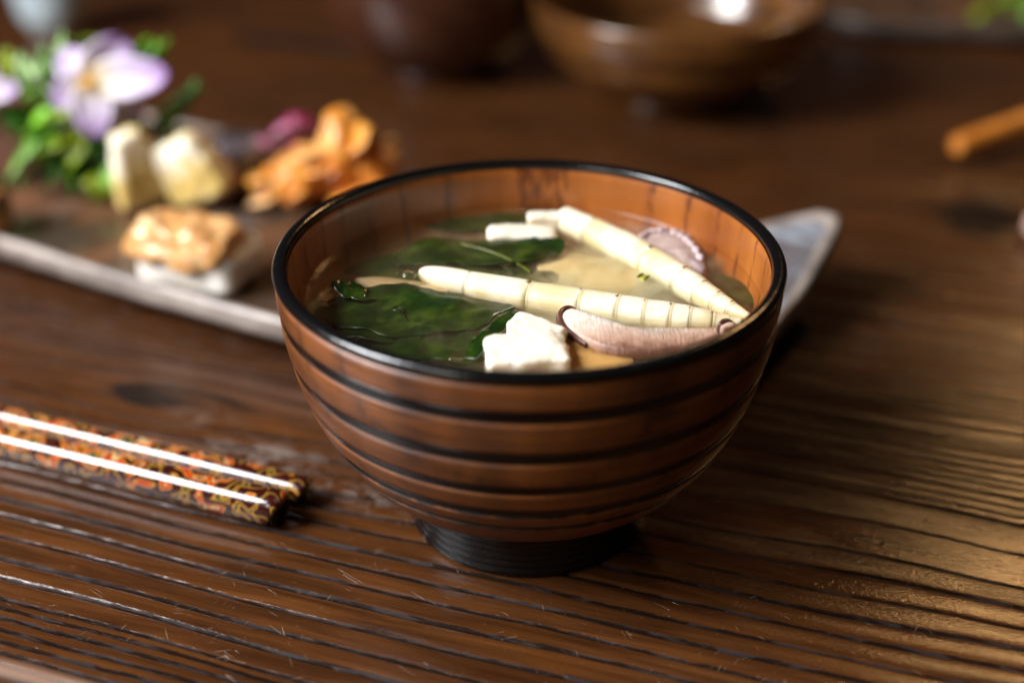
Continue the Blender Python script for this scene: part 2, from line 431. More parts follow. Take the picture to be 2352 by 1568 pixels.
def broth_mat():
    m = MB('miso broth')
    t = m.t
    gl = t.nodes.new('ShaderNodeBsdfGlossy'); gl.inputs['Roughness'].default_value = .02
    tr = t.nodes.new('ShaderNodeBsdfTransparent'); tr.inputs[0].default_value = (.97, .93, .86, 1)
    bp = m.bump(m.noise(330, 2), .00016, .6)
    t.links.new(bp, gl.inputs['Normal'])
    ge = t.nodes.new('ShaderNodeNewGeometry')
    dt = t.nodes.new('ShaderNodeVectorMath'); dt.operation = 'DOT_PRODUCT'; t.links.new(bp, dt.inputs[0]); t.links.new(ge.outputs['Incoming'], dt.inputs[1])
    # Schlick reflectance of water, the same from above and below
    fs = m.math('ADD', .021, m.math('MULTIPLY', .979, m.math('POWER', m.math('SUBTRACT', 1., m.math('ABSOLUTE', dt.outputs['Value'])), 5.)))
    mx = t.nodes.new('ShaderNodeMixShader')
    t.links.new(fs, mx.inputs[0]); t.links.new(tr.outputs[0], mx.inputs[1]); t.links.new(gl.outputs[0], mx.inputs[2])
    t.links.new(mx.outputs[0], m.out.inputs['Surface'])
    t.nodes.remove(m.b)
    vo = t.nodes.new('ShaderNodeVolumePrincipled')
    vo.inputs['Color'].default_value = (.96, .80, .54, 1)
    vo.inputs['Absorption Color'].default_value = (.93, .74, .42, 1)
    vo.inputs['Anisotropy'].default_value = .2
    # curds of miso hang in clouds
    cl = m.step(m.noise((110, 110, 70), 5, .6, .8), .46, .66)
    fine = m.noise((420, 420, 300), 4, .6)
    cl = m.math('MULTIPLY', cl, m.math('ADD', .35, m.math('MULTIPLY', fine, 1.3)))
    sp = m.t.nodes.new('ShaderNodeSeparateXYZ'); t.links.new(m.co, sp.inputs[0])
    # the curds gather in the middle, between the shoots; clear amber broth round them
    cq = G(1390, 660, ZS)
    dv = m.n('VectorMath', {0: m.scale((1, .8, 0), loc=(-float(cq[0]), -.8*float(cq[1]), 0)), 1: (0, 0, 0)}, out=1, operation='DISTANCE')
    mid = m.math('SUBTRACT', 1., m.step(dv, .010, .028))
    left = m.step(sp.outputs[0], -.045, -.005)
    patch = m.math('MULTIPLY', m.step(m.noise((75, 75, 40), 3, loc=(5, 2, 2)), .46, .62), m.math('ADD', .03, m.math('MULTIPLY', left, .17)))
    side = m.math('MAXIMUM', mid, patch)
    dens = m.math('ADD', 15., m.math('MULTIPLY', m.math('ADD', 80., m.math('MULTIPLY', cl, 420.)), side))
    t.links.new(dens, vo.inputs['Density'])
    t.links.new(vo.outputs[0], m.out.inputs['Volume'])
    return m.m
br = obj('broth', broth_mesh(), broth_mat())
tag(br, 'cloudy golden miso broth filling the reddish wooden bowl', 'soup')

# ------------------------------------------------------------------ things in the soup
def spline(pts, n):
    pts = np.array(pts, float); k = len(pts)
    t = np.linspace(0, k-1, n); i = np.clip(t.astype(int), 0, k-2); f = (t-i)[:, None]
    p0 = pts[np.clip(i-1, 0, k-1)]; p1 = pts[i]; p2 = pts[i+1]; p3 = pts[np.clip(i+2, 0, k-1)]
    return .5*((2*p1)+(-p0+p2)*f+(2*p0-5*p1+4*p2-p3)*f**2+(-p0+3*p1-3*p2+p3)*f**3)
M_bam = MB('boiled bamboo shoot')
_n = M_bam.noise((60, 420, 420), 4, .6, rot=(0, 0, .35)); _p = M_bam.noise(60, 3)
_c = M_bam.mix(M_bam.step(_p, .38, .60), hx('d6c797'), hx('e9e0c6'))
M_bam.set(col=M_bam.mix(M_bam.math('MULTIPLY', M_bam.step(_n, .5, .68), .4), _c, hx('cbb67e')), rough=.3, sub=.55, subr=(1, .75, .4), subs=.003, coat=.3, coatr=.08, norm=M_bam.bump(_n, .00035, .7))
M_bam = M_bam.m
M_bamtip = organic('pale bamboo tip', hx('e4dabc'), hx('ebe3ca'), 90, .26, .55, (1, .75, .45), .0035, .00003, 900, coat=.25)
M_node = organic('bamboo node ring', hx('d8c690'), hx('e0d0a4'), 200, .35, .4, (1, .7, .35), .002, .00004, 900)
def shoot(label, pts, rad, nodes, group):
    """pts: 3-D axis, rad at pts, nodes: fractions where one sheath ends"""
    ax = spline(pts, 160); rr = spline(np.stack([rad, 0*np.array(rad), 0*np.array(rad)], -1), 160)[:, 0]
    t = thing('bamboo_shoot', label, 'bamboo shoot', ax[80], group)
    cut = [0]+[int(n*159) for n in nodes]+[159]
    for k in range(len(cut)-1):
        a, b = cut[k], cut[k+1]
        ii = np.unique(np.linspace(a, b, 12).astype(int)); L = len(ii)
        q = np.linspace(0, 1, L)
        r_ = rr[ii].copy()
        if k == 0 and rad[0] < .002:           # bullet-shaped end
            ii = np.unique(np.concatenate([np.arange(0, 8), np.linspace(8, b, 14).astype(int)])); L = len(ii); q = (ii-a)/(b-a)
            r_ = rr[b]*np.sqrt(np.clip(1-(1-np.clip(q, 0, 1))**2.2, .004, 1))*(.94+.06*q)
        # every sheath starts a little narrow and swells to a lip
        r_ = r_*(1+.035*(q-.4)) if k else r_
        P = ax[ii].copy()
        r_ = r_*np.array([1+.06*fbm((i_*.045+label.count('e'), 2.2, 1)) for i_ in ii])
        P = P+np.array([[.0003*fbm((i_*.03, 1.5, 4+label.count('e'))), .0003*fbm((i_*.03, 5.5, 9)), 0] for i_ in ii])
        r2 = np.concatenate([r_, [r_[-1]*.975]]); P2 = np.concatenate([P, [P[-1]]])
        if k == len(cut)-2:
            r2[-2] *= .7; r2[-1] = r2[-2]*.3
        obj('tip' if k == 0 else 'sheath', tube(P2 + 0, r2, 28, caps=k in (0, len(cut)-2)), M_bamtip if k == 0 else M_bam, t)
        if k < len(cut)-2:
            d = ax[min(b+1, 159)]-ax[b-1]; d /= np.linalg.norm(d); s0 = r_[-1]; e_ = P[-1]
            obj('node_ring', tube([e_-d*.0003, e_, e_+d*.0006], [s0*.998, s0*1.004, s0*.955], 28, caps=False), M_node, t)
    return t
def px_nodes(xs, x0, x1): return [(x-x0)/(x1-x0) for x in xs]
zb = .0602
A = [G(962, 626, zb), G(1075, 652, zb), G(1230, 682, zb), G(1424, 712, zb), G(1586, 733, zb), G(1702, 746, zb)]
shoot('straight ringed bamboo shoot lying across the soup, its smooth pale end pointing at the bubbles', A,
      [.0010, .0033, .0038, .0037, .0031, .0015], [.21, .39, .51, .60, .67, .745, .80, .88, .94], 'bamboo shoots in the soup')
zc = .0600
B = [G(1298, 504, zc), G(1385, 545, zc), G(1480, 596, zc), G(1580, 655, zc), G(1660, 702, zc), G(1722, 732, zc)]
shoot('thicker bamboo shoot slanting from the tofu at the back to the right rim', B,
      [.0036, .0042, .0044, .0038, .0026, .0010], [.16, .44, .58, .68, .77, .86], 'bamboo shoots in the soup')

M_tofu = organic('silken tofu', hx('eee2cc'), hx('f5ecda'), 160, .34, .6, (1, .8, .55), .0025, .00035, 700, coat=.15)
def tofu(top_px, ztop, size, rot, label, seed, rough=.0007, tilt=(0, 0), rnd=7, group='tofu pieces in the soup'):
    c = G(*top_px, ztop); c[2] = ztop-size[2]
    o = obj('tofu_piece', block(c, size, rot, 14, rough, 150, rnd, seed, tilt), M_tofu, loc=c)
    return tag(o, label, 'tofu', group)
tofu((1210, 800), .0630, (.0185, .0125, .0125), .10, 'large white tofu cube at the front of the soup against the black rim', 3, .0009, (.05, .0), 14)
tofu((1232, 746), .0636, (.0125, .0062, .0090), -.50, 'small white tofu corner just behind the large tofu cube', 5, .0005, (.1, .10), 12)
tofu((1198, 528), .0618, (.0180, .0075, .0068), -.02, 'flat white tofu bar behind the wakame', 8, .0004, (.0, .02))
tofu((1262, 490), .0624, (.0120, .0045, .0042), .05, 'thin white tofu sliver touching the back bamboo shoot', 9, .0003)

M_shi = MB('shiitake flesh')
_e = M_shi.math('ADD', M_shi.attr('far'), M_shi.math('MULTIPLY', M_shi.math('SUBTRACT', M_shi.noise((260, 260, 90), 4), .5), .5))
_c = M_shi.ramp(_e, [(.02, hx('6a4636')), (.22, hx('b08e7a')), (.5, hx('d3bbaa')), (.75, hx('ecdfd2'))])
_f = M_shi.noise((1500, 260, 400), 3)
M_shi.set(col=M_shi.mix(M_shi.math('MULTIPLY', _f, .35), _c, hx('8f6a58')), rough=.4, sub=.35, subr=(1, .6, .4), subs=.002, norm=M_shi.bump(M_shi.math('ADD', _f, M_shi.noise(500, 4)), .00035, .8))
M_shi = M_shi.m
M_gill = organic('shiitake pale cut', hx('e3cfc0'), hx('efe2d6'), 220, .5, .35, (1, .7, .5), .002, .0002, 800)
M_skin = organic('shiitake brown skin', hx('3c211a'), hx('5a3528'), 200, .3, 0, bump=.0001, coat=.3)
def slab(outline, z, th, tilt=0.0):
    """outline given as sight lines on level z; a slice with rounded edges and real thickness"""
    P = np.array([G(a, b, z) for a, b in outline]); P = spline(np.vstack([P, P[:1]]), 60)[:-1]
    c = P.mean(0); n = len(P)
    lay = []
    for k, (s, dz) in enumerate(((.90, -.5), (.985, -.36), (1., 0), (.985, .36), (.93, .5))):
        Q = c+(P-c)*s; Q[:, 2] = z + dz*th + (P[:, 1]-c[1])*tilt
        lay.append(Q)
    V = np.concatenate(lay); f = grid_faces(5, n, True)
    V = np.vstack([V, c+[0, 0, .56*th], c-[0, 0, .5*th]])
    ct, cb = 5*n, 5*n+1
    f += [(4*n+j, 4*n+(j+1) % n, ct) for j in range(n)] + [((j+1) % n, j, cb) for j in range(n)]
    return V, f
def shiitake(label, outline, skin, edge, z, th, group, tilt=0.):
    c = np.mean([G(a, b, z) for a, b in outline], 0)
    t = thing('mushroom_slice', label, 'mushroom', c, group)
    vf = slab(outline, z, th, tilt); py = vf[0][:, 1]
    obj('flesh', vf, M_shi, t, attrs={'far': (py-py.min())/(py.max()-py.min())})
    if skin:
        pts = np.array([G(a, b, z) for a, b in skin]); pts[:, 2] += (pts[:, 1]-c[1])*tilt
        pts = spline(pts, 40); k = np.linspace(0, 1, 40)
        obj('cap_skin', tube(pts, .0003+.0011*np.sin(np.pi*np.clip(k*.9+.08, 0, 1))**.7*(1-.75*k), 12, flat=2.0), M_skin, t)
    if edge:
        pts = np.array([G(a, b, z) for a, b in edge]); pts[:, 2] += (pts[:, 1]-c[1])*tilt + th*.34
        pts = spline(pts, 46); k = np.linspace(0, 1, 46)
        rr = .55*np.array([.0007+.0005*fbm((i*.7, 2, 3)) for i in range(46)])*np.sin(np.pi*np.clip(k*.94+.03, 0, 1))**.5
        obj('gills', tube(pts, np.maximum(rr, .0002), 10), M_gill, t)
    return t
SH = [(1284, 738), (1292, 724), (1310, 720), (1330, 728), (1370, 750), (1440, 763), (1486, 768), (1508, 782), (1530, 786), (1550, 775), (1600, 771), (1655, 767),
      (1664, 774), (1600, 798), (1520, 814), (1450, 817), (1390, 808), (1342, 788), (1302, 760)]
shiitake('pinkish brown shiitake slice with curled dark skin beside the large tofu cube', SH,
         [(1326, 727), (1312, 720), (1296, 722), (1286, 735), (1296, 758), (1322, 778), (1346, 794)],
         [(1320, 729), (1350, 744), (1390, 756), (1440, 764), (1486, 771), (1520, 786), (1550, 776), (1600, 771), (1650, 768)], .0606, .0034, 'shiitake slices in the soup', .0)
shiitake('small dark shiitake edge wedged at the right rim below the bamboo tips', [(1650, 756), (1662, 750), (1678, 749), (1690, 753), (1682, 760), (1664, 764)],
         [(1652, 758), (1664, 750), (1680, 750), (1690, 754)], None, .0628, .0026, 'shiitake slices in the soup')
M_pale = organic('pale lilac mushroom', hx('a48f92'), hx('c2b0b0'), 260, .45, .3, (1, .7, .6), .002, .0003, 420)
def pale_mushroom():
    pts = [(1462, 560), (1480, 540), (1510, 532), (1540, 532), (1570, 546), (1590, 566), (1612, 600), (1622, 632), (1600, 640), (1560, 610), (1520, 590)]
    c = np.mean([G(a, b, .0600) for a, b in pts], 0)
    t = thing('mushroom_slice', 'pale lilac frilled mushroom half sunk behind the thicker bamboo shoot', 'mushroom', c, 'pale mushrooms in the soup')
    v, f = slab(pts, .0592, .0030)
    v = np.array(v)
    for k in range(len(v)): v[k, 2] += .0006*fbm((v[k]*500).tolist())
    obj('flesh', (v, f), M_pale, t)
    pp = spline([G(a, b, .0606) for a, b in [(1464, 556), (1484, 540), (1512, 533), (1542, 534), (1572, 548), (1594, 570), (1612, 600)]], 40)
    for k in range(40): pp[k] += .0004*np.array([fbm((k*.6, 1, 1)), fbm((k*.6, 5, 1)), fbm((k*.6, 1, 9))])
    obj('frill', tube(pp, [.0009+.0004*math.sin(k*1.9) for k in range(40)], 10), M_pale, t)
pale_mushroom()
# pale yellow slab of bamboo root sunk between the two shoots; tan fried tofu below the cube
M_root = organic('sunken bamboo slice', hx('c6ac78'), hx('d6c090'), 90, .45, .3, (1, .7, .3), .003, .0002, 300)
c = G(1330, 625, .058)
tag(obj('bamboo_slice', slab([(1225, 590), (1262, 578), (1340, 600), (1440, 618), (1500, 640), (1470, 672), (1380, 676), (1290, 668), (1235, 650)], .0572, .0040), M_root, loc=c),
    'pale yellow bamboo slice sunk between the two bamboo shoots', 'bamboo shoot')
M_fry = organic('fried tofu', hx('b98a4c'), hx('d2a868'), 150, .5, .2, (1, .6, .3), .002, .0004, 320)
c = G(1330, 815, .058)
tag(obj('fried_tofu_strip', slab([(1240, 812), (1290, 780), (1330, 786), (1380, 820), (1460, 838), (1420, 856), (1330, 862), (1250, 858)], .0585, .0030), M_fry, loc=c),
    'tan fried tofu strip sunk between the large tofu cube and the shiitake', 'fried tofu')
M_bei = organic('beige fried tofu', hx('a8906a'), hx('c2ac86'), 150, .5, .2, (1, .6, .3), .002, .0004, 320)
c = G(900, 655, .058)
tag(obj('fried_tofu_strip', slab([(815, 645), (870, 642), (940, 650), (1010, 660), (1040, 672), (990, 680), (910, 676), (850, 662)], .0580, .0018), M_bei, loc=c),
    'thin tan strip afloat among the wakame left of the bamboo tip', 'fried tofu')

# wakame: leaves given by sight lines on the level of the broth
def wak_mat(name, wet):
    m = MB(name); n_ = m.noise(130, 4); n2 = m.noise((320, 320, 320), 3)
    col = m.ramp(n_, [(.3, hx('0a1805')), (.5, hx('182d08')), (.72, hx('3a4c10'))])
    m.set(col=m.mix(m.math('MULTIPLY', m.step(n2, .5, .7), .35), col, hx('0e1c08')), rough=.22 if wet else .4, spec=.6 if wet else .3, sub=.2, subr=(.5, 1, .1), subs=.001,
          norm=m.bump(m.noise(200, 3), .00006, .5), coat=.4 if wet else 0., coatr=.06)
    return m.m
M_wak = wak_mat('sunken wakame', False); M_wet = wak_mat('wet wakame', True)
M_wk2 = organic('olive wakame rib', hx('3d4a12'), hx('5c641c'), 200, .3, .15, (.5, 1, .1), .001, .0001, 500, coat=.2)
WG = 'wakame leaves in the soup'
def wak(pts, wd, z, label, seed, mat=None, wave=.0014, rib=None):
    P = [G(a, b, z+dz) for a, b, dz in pts]; s = sc(P[0])
    c = np.mean(P, 0)
    o = obj('wakame_leaf', leaf(P, [x*s for x in wd], .00035, 44, 19, wave, seed, 0., 75 if mat is None else 170), mat or M_wak, loc=c)
    tag(o, label, 'seaweed', WG)
    if rib:
        q = spline([G(a, b, z+.0006) for a, b in rib], 24)
        obj('midrib', tube(q, [.0005]*24, 8, flat=.6), M_wk2, o)
    return o
wak([(905, 596, 0), (960, 580, .0004), (1060, 574, .0004), (1160, 578, .0006), (1250, 560, .0011), (1262, 548, .0016)], [30, 110, 150, 140, 110, 24], .0600,
    'dark green wakame sheet under the flat tofu bar, its corner poking out', 1, rib=[(1060, 560), (1120, 575), (1180, 600), (1220, 625)])
wak([(980, 520, 0), (1040, 516, 0), (1100, 512, 0), (1160, 505, 0), (1250, 500, 0)], [30, 80, 90, 70, 30], .0592,
    'wakame frond at the back left of the flat tofu bar', 2)
wak([(740, 700, -.001), (830, 705, 0), (930, 715, .0002), (1040, 715, .0004), (1130, 712, .0002), (1180, 712, .0012)], [90, 200, 240, 190, 110, 16], .0600,
    'broad dark green wakame sheet at the left front of the soup', 3)
wak([(830, 770, -.001), (910, 782, 0), (1000, 790, 0), (1080, 790, .0002), (1130, 776, .0004)], [60, 150, 180, 160, 60], .0594,
    'mossy green wakame sheet along the front left rim', 4)
wak([(1185, 712, .0010), (1150, 742, .0014), (1110, 780, .0012), (1080, 822, .0004)], [14, 34, 40, 26], .0605,
    'folded wakame ridge rising just left of the large tofu cube', 5, M_wet, wave=.0005)
wak([(764, 650, -.0004), (786, 650, .0010), (806, 662, .0013), (830, 680, .0006), (866, 692, -.0006)], [14, 50, 60, 50, 16], .0602,
    'crumpled glossy wakame tip breaking the surface at the far left', 6, M_wet, wave=.0016)
wak([(1180, 600, 0), (1215, 612, 0), (1232, 640, 0), (1225, 665, -.001)], [80, 110, 90, 30], .0594,
    'olive wakame scrap beside the sunken yellow bamboo slice', 7)
wak([(1590, 640, -.001), (1640, 650, 0), (1690, 690, 0), (1700, 712, -.001)], [50, 100, 90, 20], .0580,
    'murky green wakame under the right rim behind the bamboo tips', 8)
wak([(800, 610, -.002), (860, 612, -.001), (920, 620, -.001), (990, 634, -.001)], [40, 100, 100, 40], .0592,
    'sunken wakame scrap behind the bubbles', 9)
wak([(720, 690, -.0016), (770, 730, -.0006), (850, 745, .0002), (930, 752, .0006), (1000, 742, .0003)], [40, 120, 150, 110, 30], .0597,
    'overlapping wakame fold in front of the broad sheet, close to the left rim', 12)
wak([(1000, 600, -.0012), (1060, 606, -.0004), (1130, 616, -.0003), (1190, 632, -.0008)], [30, 70, 80, 30], .0594,
    'hazy wakame scrap just behind the straight bamboo shoot', 13)
# spring onion ring
M_on = organic('spring onion', hx('8a8a2c'), hx('b9b04a'), 300, .3, .2, (.7, 1, .3), .001, 0)
M_on2 = organic('spring onion skin', hx('3f4a10'), hx('56601a'), 300, .3, 0, bump=0)
c = G(1478, 636, .0612); t = thing('spring_onion_piece', 'tiny yellow green spring onion slice floating by the thicker bamboo shoot', 'spring onion', c)
ed = G(1490, 626, .0613)-G(1466, 640, .0613); ed /= np.linalg.norm(ed); nn = np.cross([0, 0, 1], ed)
q = np.array([c+ed*a+nn*b for a, b in ((-.0011, -.0009), (.0011, -.0009), (.0011, .0009), (-.0011, .0009))]); q[:, 2] = .0613
q2 = q.copy(); q2[:, 2] = .0608
obj('flesh', (np.vstack([q, q2]), [(0, 1, 2, 3), (7, 6, 5, 4), (0, 4, 5, 1), (1, 5, 6, 2), (2, 6, 7, 3), (3, 7, 4, 0)]), M_on, t, smooth=False)
for s_ in (-1, 1):
    obj('skin_edge', tube([c+nn*s_*.0010-ed*.0013+[0, 0, .0002], c+nn*s_*.0010+[0, 0, .0003], c+nn*s_*.0010+ed*.0013+[0, 0, .0002]], [.00018, .00026, .00018], 8), M_on2, t)
# bubbles: thin-walled domes at the bamboo tip
def bubble_mat():
    m = MB('bubble film'); t = m.t; t.nodes.remove(m.b)
    gl = t.nodes.new('ShaderNodeBsdfGlossy'); gl.inputs['Roughness'].default_value = .02
    tr = t.nodes.new('ShaderNodeBsdfTransparent')
    lw = t.nodes.new('ShaderNodeLayerWeight'); lw.inputs[0].default_value = .32
    mx = t.nodes.new('ShaderNodeMixShader'); t.links.new(lw.outputs['Fresnel'], mx.inputs[0])
    t.links.new(tr.outputs[0], mx.inputs[1]); t.links.new(gl.outputs[0], mx.inputs[2]); t.links.new(mx.outputs[0], m.out.inputs['Surface'])
    return m.m
M_bub = bubble_mat()
def dome(c, r_):
    p = [(r_*math.cos(a), c[2]+r_*.75*math.sin(a)) for a in np.linspace(0, 1.5, 8)]
    v, f = lathe(p, 20, (c[0], c[1])); return v, f + [[7*20+j for j in range(20)]]
def bubbles(name, label, lst):
    c0 = G(lst[0][0], lst[0][1], ZS); t = thing(name, label, 'bubbles', c0)
    for a, b, r_ in lst: obj('bubble', dome(G(a, b, ZS), r_), M_bub, t)
bubbles('bubble_cluster', 'cluster of clear bubbles at the smooth end of the straight bamboo shoot',
        [(938, 634, .0020), (924, 626, .0008), (912, 625, .0007), (904, 622, .0006), (946, 622, .0009), (932, 620, .0006), (956, 626, .0008), (918, 620, .0004), (896, 622, .0004), (910, 631, .0004)])
bubbles('bubble_cluster', 'few small bubbles at the back inner wall behind the thin tofu sliver',
        [(1212, 478, .0010), (1228, 480, .0008), (1198, 482, .0006), (1240, 477, .0005), (1185, 484, .0004)])
bubbles('bubble_cluster', 'single bubbles over the broad wakame sheet at the left',
        [(912, 712, .0012), (840, 680, .0007), (868, 690, .0005), (1148, 722, .0006), (1036, 826, .0007)])

# ------------------------------------------------------------------ CHOPSTICKS
def stick_mat():
    m = MB('speckled lacquer')
    a = m.noise((125, 125, 125), 1, .5, .5)
    v = a
    dk, gold, grn, cr, rd = hx('2a0c08'), hx('b9812a'), hx('24331c'), hx('d8b878'), hx('b03a12')
    mar = hx('3a100a')
    col = m.ramp(v, [(.0, dk), (.30, mar), (.385, dk), (.40, gold), (.415, grn), (.43, hx('3d4a22')), (.44, gold), (.455, mar), (.555, dk), (.57, gold), (.585, rd), (.62, hx('8c2a0e')), (.635, cr), (.65, dk), (.68, mar), (.70, gold), (.72, grn)])
    # towards the butt end the patches turn bigger and redder
    big = m.noise((90, 90, 90), 2, .5, 1.5, loc=(2, 9, 4))
    col = m.mix(m.math('MULTIPLY', m.step(big, .60, .64), .8), col, m.ramp(big, [(.60, cr), (.63, rd), (.65, hx('d9a24a')), (.68, rd), (.7, dk)]))
    m.set(col=col, rough=.2, spec=.4, coat=.8, coatr=m.math('ADD', .08, m.math('MULTIPLY', m.noise(300, 3, loc=(7, 7, 7)), .10)), norm=m.bump(m.noise(160, 2, loc=(1, 7, 7)), .00012, .6))
    return m.m
M_st = stick_mat(); M_end = organic('black stick end', hx('070606'), hx('100d0b'), 300, .35, bump=.00005)
def stick(label, end_px, far_px, r_, z, L=.235):
    e = G(*end_px, z); d = G(*far_px, z)-e; d[2] = 0; d /= np.linalg.norm(d)
    ks = np.concatenate([np.linspace(0, .0012, 5), np.linspace(.004, L, 30)])
    P = [e+d*k - np.array([0, 0, 1])*(r_-(r_-(r_-.0024)*min(1, k/L) if False else r_)) for k in ks]
    rad = [r_*(.93+.07*math.sqrt(min(1, k/.0012)))*(1-.42*k/L) for k in ks]
    for i, k in enumerate(ks): P[i] = e+d*k; P[i][2] = rad[i]*1.0+.0001
    t = thing('chopstick', label, 'chopstick', (e[0], e[1], 0), 'lacquered chopsticks at the left')
    obj('shaft', tube(P, rad, 32, power=2.35), M_st, t)
    obj('end_face', tube([P[0]-d*.00025, P[0]-d*.00002], [rad[0]*.93, rad[0]*.985], 32, power=2.35), M_end, t)
    return t
stick('front lacquered chopstick with speckled red and gold shaft, nearest the camera', (640, 1170), (0, 1008), .0048, .0045)
stick('rear lacquered chopstick with speckled shaft, lying behind the front one', (700, 1127), (0, 953), .0039, .0040)

# ------------------------------------------------------------------ SERVING PLATES
M_well = MB('brown mottled glaze')
_a = M_well.noise((26, 26, 26), 4, .6, .8); _b = M_well.noise((55, 55, 55), 4, .6, loc=(4, 4, 1))
_c = M_well.ramp(_a, [(.3, hx('3c332d')), (.48, hx('4a3626')), (.58, hx('6a4630')), (.7, hx('7a5a46'))])
_s = M_well.n('SeparateXYZ', {0: M_well.co}); _g = M_well.math('ADD', _s, M_well.math('MULTIPLY', M_well.math('SUBTRACT', _b, .5), .06))
_c = M_well.mix(M_well.math('MULTIPLY', M_well.step(_g, .10, .19), .85), _c, hx('595557'))
_k = M_well.step(M_well.noise((26, 150, 60), 4, .6, .6, src=M_well.scale(1., rot=(0, 0, .9))), .48, .62)
_c = M_well.mix(M_well.math('MULTIPLY', M_well.math('MULTIPLY', _k, M_well.step(_g, .10, .17)), .7), _c, hx('8f959e'))
M_well.set(col=M_well.mix(M_well.step(_b, .55, .7), _c, hx('6f6460')), rough=.3, spec=.5, norm=M_well.bump(_b, .0004, .5), coat=.2)
M_well = M_well.m
M_lip = MB('pale grey glazed lip')
_a = M_lip.noise((40, 40, 90), 4, .6)
M_lip.set(col=M_lip.mix(M_lip.step(_a, .35, .7), hx('6f635c'), hx('a3968c')), rough=.35, norm=M_lip.bump(M_lip.noise(160, 3), .0003, .5))
M_lip = M_lip.m
M_lip2 = organic('dim brown lip', hx('3a302a'), hx('5c4e46'), 60, .4)
def plate(label, org, ang, u0, u1, v0, v1, rc_, lifts, group=None, lift0=.0125, lipm=None):
    """long slab plate: rounded rectangle in its own frame, raised lip, corners pulled up"""
    cu, cv = (u0+u1)/2, (v0+v1)/2; hu, hv = (u1-u0)/2, (v1-v0)/2
    ex = np.array([math.cos(ang), math.sin(ang), 0]); ey = np.array([-math.sin(ang), math.cos(ang), 0])
    n = 220; bd = []
    for k in range(n):
        t = 2*math.pi*k/n
        # rounded rectangle by ray marching against the superellipse of per-corner power
        c_, s_ = math.cos(t), math.sin(t)
        p = 9.
        for (su, sv, pw) in rc_:
            if su*c_ > 0 and sv*s_ > 0: p = pw
        m_ = (abs(c_)**p+abs(s_)**p)**(-1/p)
        bd.append((cu+hu*c_*m_, cv+hv*s_*m_))
    bd = np.array(bd)
    rings = [(.0, 0.0), (.3, 0), (.6, 0), (.8, .0), (.88, .06), (.93, .28), (.965, .62), (.985, .88), (1., 1.)]
    def wpt(b, s, h):
        u = cu+(b[0]-cu)*s; v = cv+(b[1]-cv)*s
        # keep the lip as wide on the long side as on the short one
        inset = (1-s)*hv*1.0
        du, dv = b[0]-cu, b[1]-cv
        u = cu+np.sign(du)*max(0, abs(du)-min(abs(du), (1-s)*(abs(du) if s < .8 else hv*1.0))) if s >= .8 else cu+du*s*(1-.2*hv/hu)/1.0
        z = .0048+lift0*h*.8*(1-.62*max(0, min(1, (v-cv)/hv*1.6-.4)))
        for (lu, lv, amt, rad) in lifts:
            dd = math.hypot(u-lu, v-lv); z += amt*math.exp(-(dd/rad)**2)
        z += .0006*fbm((u*40, v*40, 1))
        q = np.array(org)+ex*u+ey*v; return [q[0], q[1], z]
    top = [[wpt(b, s, h) for b in bd] for s, h in rings[1:]]
    base = top[-1]
    V = np.concatenate([np.array(x) for x in top]); c0 = np.array([wpt((cu, cv), 1., 0)]); c0[0, 2] = .0048
    L = len(top)
    V2 = np.vstack([V, c0]); f = grid_faces(L, n, True)+[((j+1) % n, j, L*n) for j in range(n)]
    ctr = np.array(org)+ex*cu+ey*cv
    t = thing('serving_plate', label, 'plate', (ctr[0], ctr[1], 0), group)
    cut = 5
    obj('well', (np.vstack([V[:(cut+1)*n], c0]), grid_faces(cut+1, n, True)+[((j+1) % n, j, (cut+1)*n) for j in range(n)]), M_well, t)
    # lip: inside slope, rounded edge, outside, underside
    edge = np.array(top[-1]); inn = [np.array(x) for x in top[cut:]]
    cxy = np.array([ctr[0], ctr[1]])
    out = edge.copy(); nrm = np.roll(edge, -1, 0)-np.roll(edge, 1, 0); nx = np.stack([nrm[:, 1], -nrm[:, 0], 0*nrm[:, 0]], -1); nx /= np.linalg.norm(nx, axis=1)[:, None]
    th = .0085
    lay = inn+[edge+nx*.0014-[0, 0, .0005], edge+nx*.0022-[0, 0, .0018], edge+nx*.0020-[0, 0, th*.7], edge+nx*.0010-[0, 0, th], edge-nx*.004-[0, 0, th+.0006]]
    b2 = np.array(top[3]); b2 = edge-nx*.016; b2[:, 2] = np.maximum(edge[:, 2]*.0+.0008, .0008)
    b3 = edge-nx*.024; b3[:, 2] = .0006
    lay += [b2, b3]
    Lv = np.concatenate(lay); m_ = len(lay)
    obj('lip', (Lv, grid_faces(m_, n, True)), lipm or M_lip, t)
    return t
PA = R(-30.5)
plate('long brown glazed serving plate with pale lip and pulled up corner, behind the soup bowl', (0, 0, 0), PA, -.42, .026, .029, .160,
      [(1, -1, 3.0), (1, 1, 40.), (-1, 1, 5), (-1, -1, 5)], [(.028, .166, .022, .034)])

